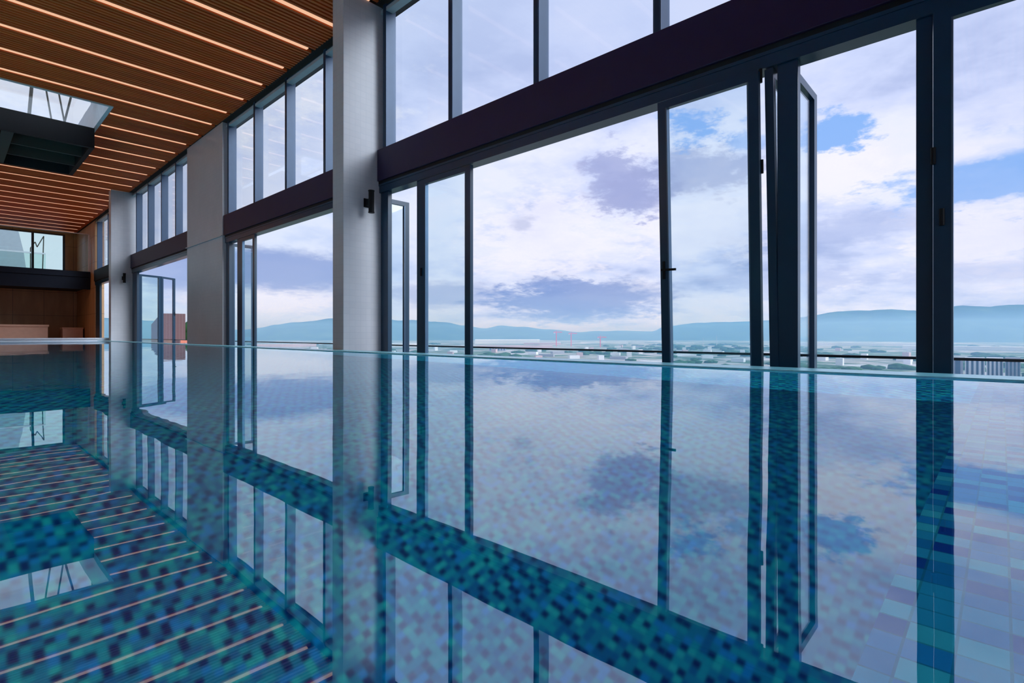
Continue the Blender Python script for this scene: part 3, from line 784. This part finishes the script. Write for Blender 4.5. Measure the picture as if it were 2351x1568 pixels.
# ------------------------------------------------------------------ the valley: plain, town, hills (polar: azimuth from +Y, distance)
GZ = -60.0
def pol(az, d): return (d * math.sin(R(az)), d * math.cos(R(az)))
def build_valley():
    tag(MB().box(60, 14000, -6000, 14000, GZ - 5, GZ).build('valley_ground', 'farmland'), kind='structure')
    # hill ranges: (azimuth, crest elevation in degrees)
    prof = [(-2, 1.0), (5, 1.3), (12, 1.2), (17, 0.6), (20, 0.35), (21.5, 0.55), (23, 0.95), (25, 1.15), (28.2, 1.55), (32, 1.75), (36, 1.4), (40, 1.15), (42, 0.75), (44, 0.55),
            (46, 0.95), (48, 0.85), (51, 0.5), (54, 0.25), (58, 0.40), (62, 0.25), (63.5, 0.75), (67, 1.12), (72, 1.30), (76, 1.45), (79, 2.0), (82.5, 2.15), (85, 1.95),
            (88.5, 2.2), (91, 2.2), (95, 2.0), (102, 1.6)]
    def pe(a):
        for (a0, e0), (a1, e1) in zip(prof, prof[1:]):
            if a0 <= a <= a1:
                t = (a - a0) / (a1 - a0); t = t * t * (3 - 2 * t)
                return e0 + (e1 - e0) * t
        return 0.5
    from mathutils import noise as mn
    bm = bmesh.new(); rows = []
    azs = [-2 + i * 0.4 for i in range(261)]
    nd = 26
    for a in azs:
        row = []
        for j in range(nd):
            t = j / (nd - 1); d = 5200 + 4600 * t
            x, y = pol(a, d)
            D0 = 7400
            crest = math.tan(R(pe(a))) * D0 - GZ + 0.257
            prof_r = math.sin(min(1, max(0, (d - 5200) / (D0 - 5200))) * math.pi / 2) if d < D0 else max(0, math.cos((d - D0) / 2600 * math.pi / 2))
            nz = mn.fractal(Vector((x, y, 0)) * 0.0011, 1.0, 2.0, 5)
            h = crest * prof_r * (1 + 0.30 * nz * (1.6 - prof_r)) + 12 * mn.noise(Vector((x, y, 3)) * 0.004) * prof_r
            row.append(bm.verts.new((x, y, GZ - 3 + max(0, h))))
        rows.append(row)
    for i in range(len(rows) - 1):
        for j in range(nd - 1):
            bm.faces.new((rows[i][j], rows[i + 1][j], rows[i + 1][j + 1], rows[i][j + 1]))
    mb = MB(); mb.bm.free(); mb.bm = bm
    tag(mb.build('hills', 'forested_slope', smooth=True), kind='structure')

    def block(name, az, d, w, dep, h, m, label, cat, win=None, roof=None, group=None):
        x, y = pol(az, d)
        o = empty(name, (x, y, GZ), -R(az), label=label, cat=cat, group=group)
        MB().box(-w / 2, w / 2, 0, dep, 0, h).build('wall', m, o)
        if roof == 'gable':
            v = MB(); bmm = v.bm
            a = [bmm.verts.new(p) for p in ((-w / 2 - 1, -1, h), (w / 2 + 1, -1, h), (w / 2 + 1, dep / 2, h + 5), (-w / 2 - 1, dep / 2, h + 5))]
            b = [bmm.verts.new(p) for p in ((-w / 2 - 1, dep + 1, h), (w / 2 + 1, dep + 1, h))]
            bmm.faces.new(a); bmm.faces.new((a[3], a[2], b[1], b[0])); bmm.faces.new((a[1], b[1], a[2])); bmm.faces.new((a[0], a[3], b[0])); bmm.faces.new((a[0], b[0], b[1], a[1]))
            v.build('roof', 'roof_white', o)
        elif roof:
            MB().box(-w / 2 - 0.5, w / 2 + 0.5, -0.5, dep + 0.5, h, h + 1.2).build('roof', 'roof_white', o)
        if win:
            nx, fl = win
            for i in range(nx):
                cx = -w / 2 + (i + 0.5) * w / nx
                MB().box(cx - w / nx * 0.24, cx + w / nx * 0.24, -0.3, 0.0, 2, h - 1.5).build('window_column', 'window_dark', o)
        return o
    # long pale sheds far out on the plain
    block('warehouse', 46.6, 3250, 400, 90, 22, 'facade_white', 'long low white shed on the plain right of the closed nearest leaf', 'warehouse', roof='gable')
    block('warehouse', 50.4, 3000, 210, 80, 12, 'facade_pink', 'long pinkish shed right of the long white shed', 'warehouse', roof='flat')
    block('warehouse', 47.4, 2300, 330, 60, 10, 'facade_pink', 'low pink building row in front of the long white shed', 'warehouse')
    block('warehouse', 42.3, 1600, 20, 20, 15, 'facade_white', 'small square white house just right of the closed nearest leaf', 'house', roof='flat')
    block('warehouse', 34.5, 2600, 230, 60, 14, 'facade_white', 'pale shed seen between the nearest column and the first leaf', 'warehouse', roof='flat')
    block('warehouse', 24.0, 2700, 260, 60, 13, 'facade_pink', 'pale pink shed seen through the second open bay', 'warehouse', roof='flat')
    block('warehouse', 57.0, 3400, 300, 60, 9, 'facade_white', 'thin white shed left of the tilted leaf', 'warehouse', roof='flat')
    block('warehouse', 79.5, 3300, 620, 70, 13, 'facade_white', 'long pale shed beyond the right closed leaf', 'warehouse', roof='flat')
    block('warehouse', 89.3, 2600, 520, 60, 13, 'facade_white', 'long pale shed at the right edge above the apartment towers', 'warehouse', roof='flat')
    block('office_block', 45.5, 1900, 60, 25, 14, 'facade_grey', 'grey block in the middle distance under the long white shed', 'building', win=(6, 4))
    # apartment towers close by on the right
    block('apartment_tower', 86.6, 950, 34, 18, 28, 'facade_grey', 'plain pale apartment block nearest the double stile', 'apartment block', win=(3, 7))
    block('apartment_tower', 88.35, 930, 20, 16, 29, 'facade_white', 'white apartment block with a few dark window columns', 'apartment block', win=(4, 7))
    block('apartment_tower', 89.55, 915, 16, 16, 30, 'facade_white', 'narrow white apartment block with dense window columns', 'apartment block', win=(4, 7))
    block('apartment_tower', 90.6, 900, 14, 16, 31, 'facade_grey', 'teal windowed apartment block at the right edge', 'apartment block', win=(4, 7))
    # red tower cranes
    for az, d, hh, lab in ((51.9, 2600, 68, 'taller red tower crane left of its neighbour'), (53.5, 2650, 62, 'red tower crane right of the taller crane'), (56.6, 2500, 44, 'smaller red tower crane standing alone on the right')):
        x, y = pol(az, d)
        o = empty('tower_crane', (x, y, GZ), -R(az) + R(20), label=lab, cat='crane')
        MB().box(-1.6, 1.6, -1.6, 1.6, 0, hh).build('mast', 'crane_red', o)
        MB().box(-14, 30, -1.2, 1.2, hh, hh + 3).build('jib', 'crane_red', o)
        MB().box(-14, -9, -1.8, 1.8, hh - 5, hh).build('counterweight', 'mast_grey', o)
        ap = MB(); ap.bar((0, 0, hh + 3), (0, 0, hh + 10), 1.6); ap.bar((0, 0, hh + 10), (22, 0, hh + 3), 0.6); ap.bar((0, 0, hh + 10), (-12, 0, hh + 3), 0.6)
        ap.build('apex', 'crane_red', o)
    for az, d, hh, lab in ((68.3, 2900, 52, 'tall pale mast seen through the tilted leaf'), (67.0, 2850, 40, 'shorter pale mast left of the tall one')):
        x, y = pol(az, d)
        o = MB().cyl((0, 0, 0), (0, 0, hh), 2.0, 0.8, 10).build('mast', 'mast_grey'); o.location = (x, y, GZ)
        tag(o, lab, 'mast')
    # belts of trees, clear of the sheds and houses
    taken = [(o.location.x, o.location.y, 400 if o.name.startswith('warehouse') and 'small' not in o['label'] else 70) for o in COL.objects
             if o.type == 'EMPTY' and o.parent is None and o.location.z < GZ + 1]
    rnd = random.Random(11)
    spans = [(12.5, 15.0, 'view past the brick hut'), (21.5, 27.3, 'second open bay'), (34.0, 41.8, 'closed leaf left of the gap'),
             (42.8, 62.5, 'wide open gap'), (63.8, 71.5, 'tilted leaf'), (77.2, 84.2, 'opening right of the thick post'), (85.6, 90.8, 'right edge pane')]
    kinds = [(26, 14, 8, 'facade_white', 'long pale low house'), (16, 12, 11, 'facade_pink', 'small pinkish house'), (40, 16, 7, 'facade_grey', 'low grey house'), (12, 12, 14, 'facade_white', 'small cubic white house')]
    protos = {}; seen = set()
    for i in range(60):
        a0, a1, where = spans[(1, 3, 3, 2, 3, 4, 5, 3, 4, 5, 1, 3)[i % 12]]
        for _ in range(40):
            az = rnd.uniform(a0, a1); d = rnd.uniform(1150, 2500); x, y = pol(az, d)
            if all((x - tx) ** 2 + (y - ty) ** 2 > (tr + 30) ** 2 for tx, ty, tr in taken): break
        else: continue
        key = rnd.randrange(4); w, dp, h, mm, lab = kinds[key]
        f5 = (az - a0) / (a1 - a0)
        side = ['far left', 'left', 'middle', 'right', 'far right'][min(4, int(f5 * 5))]
        dist = 'nearby' if d < 1500 else 'farther' if d < 2000 else 'distant'
        text = f'{dist} {lab}, {side} of the {where}'
        if text in seen: continue
        seen.add(text); taken.append((x, y, 32))
        if key not in protos:
            protos[key] = o = MB().box(-w / 2, w / 2, 0, dp, 0, h).build('house', mm)
        else:
            o = protos[key].copy(); COL.objects.link(o)
        o.location = (x, y, GZ); o.rotation_euler = (0, 0, -R(az) + rnd.uniform(-0.5, 0.5))
        tag(o, text, 'house', f'{lab}s in the {where}')
    t = MB()
    for i in range(520):
        az = rnd.uniform(18, 93); d = rnd.uniform(1000, 3300)
        x, y = pol(az, d); r = rnd.uniform(7, 18)
        if any((x - tx) ** 2 + (y - ty) ** 2 < (tr + r * 3) ** 2 for tx, ty, tr in taken): continue
        for k in range(3):
            ret = bmesh.ops.create_icosphere(t.bm, subdivisions=1, radius=1.0)
            ox, oy = rnd.uniform(-1, 1) * r * 1.6, rnd.uniform(-1, 1) * r
            rr = r * rnd.uniform(0.6, 1.0)
            for v in ret['verts']:
                v.co = Vector((x + ox + v.co.x * rr * 1.3, y + oy + v.co.y * rr * 1.3, GZ + rr * 0.2 + v.co.z * rr * 0.45))
    tag(t.build('tree_belts', 'foliage', smooth=True), 'dark green belts of trees across the plain below', 'trees', kind='stuff')
    hz = MB().box(220, 13000, -5000, 13000, GZ - 2, 115).build('valley_haze', 'valley_haze')
    tag(hz, 'thin bluish haze over the plain in front of the hills', 'haze', kind='stuff')
build_valley()
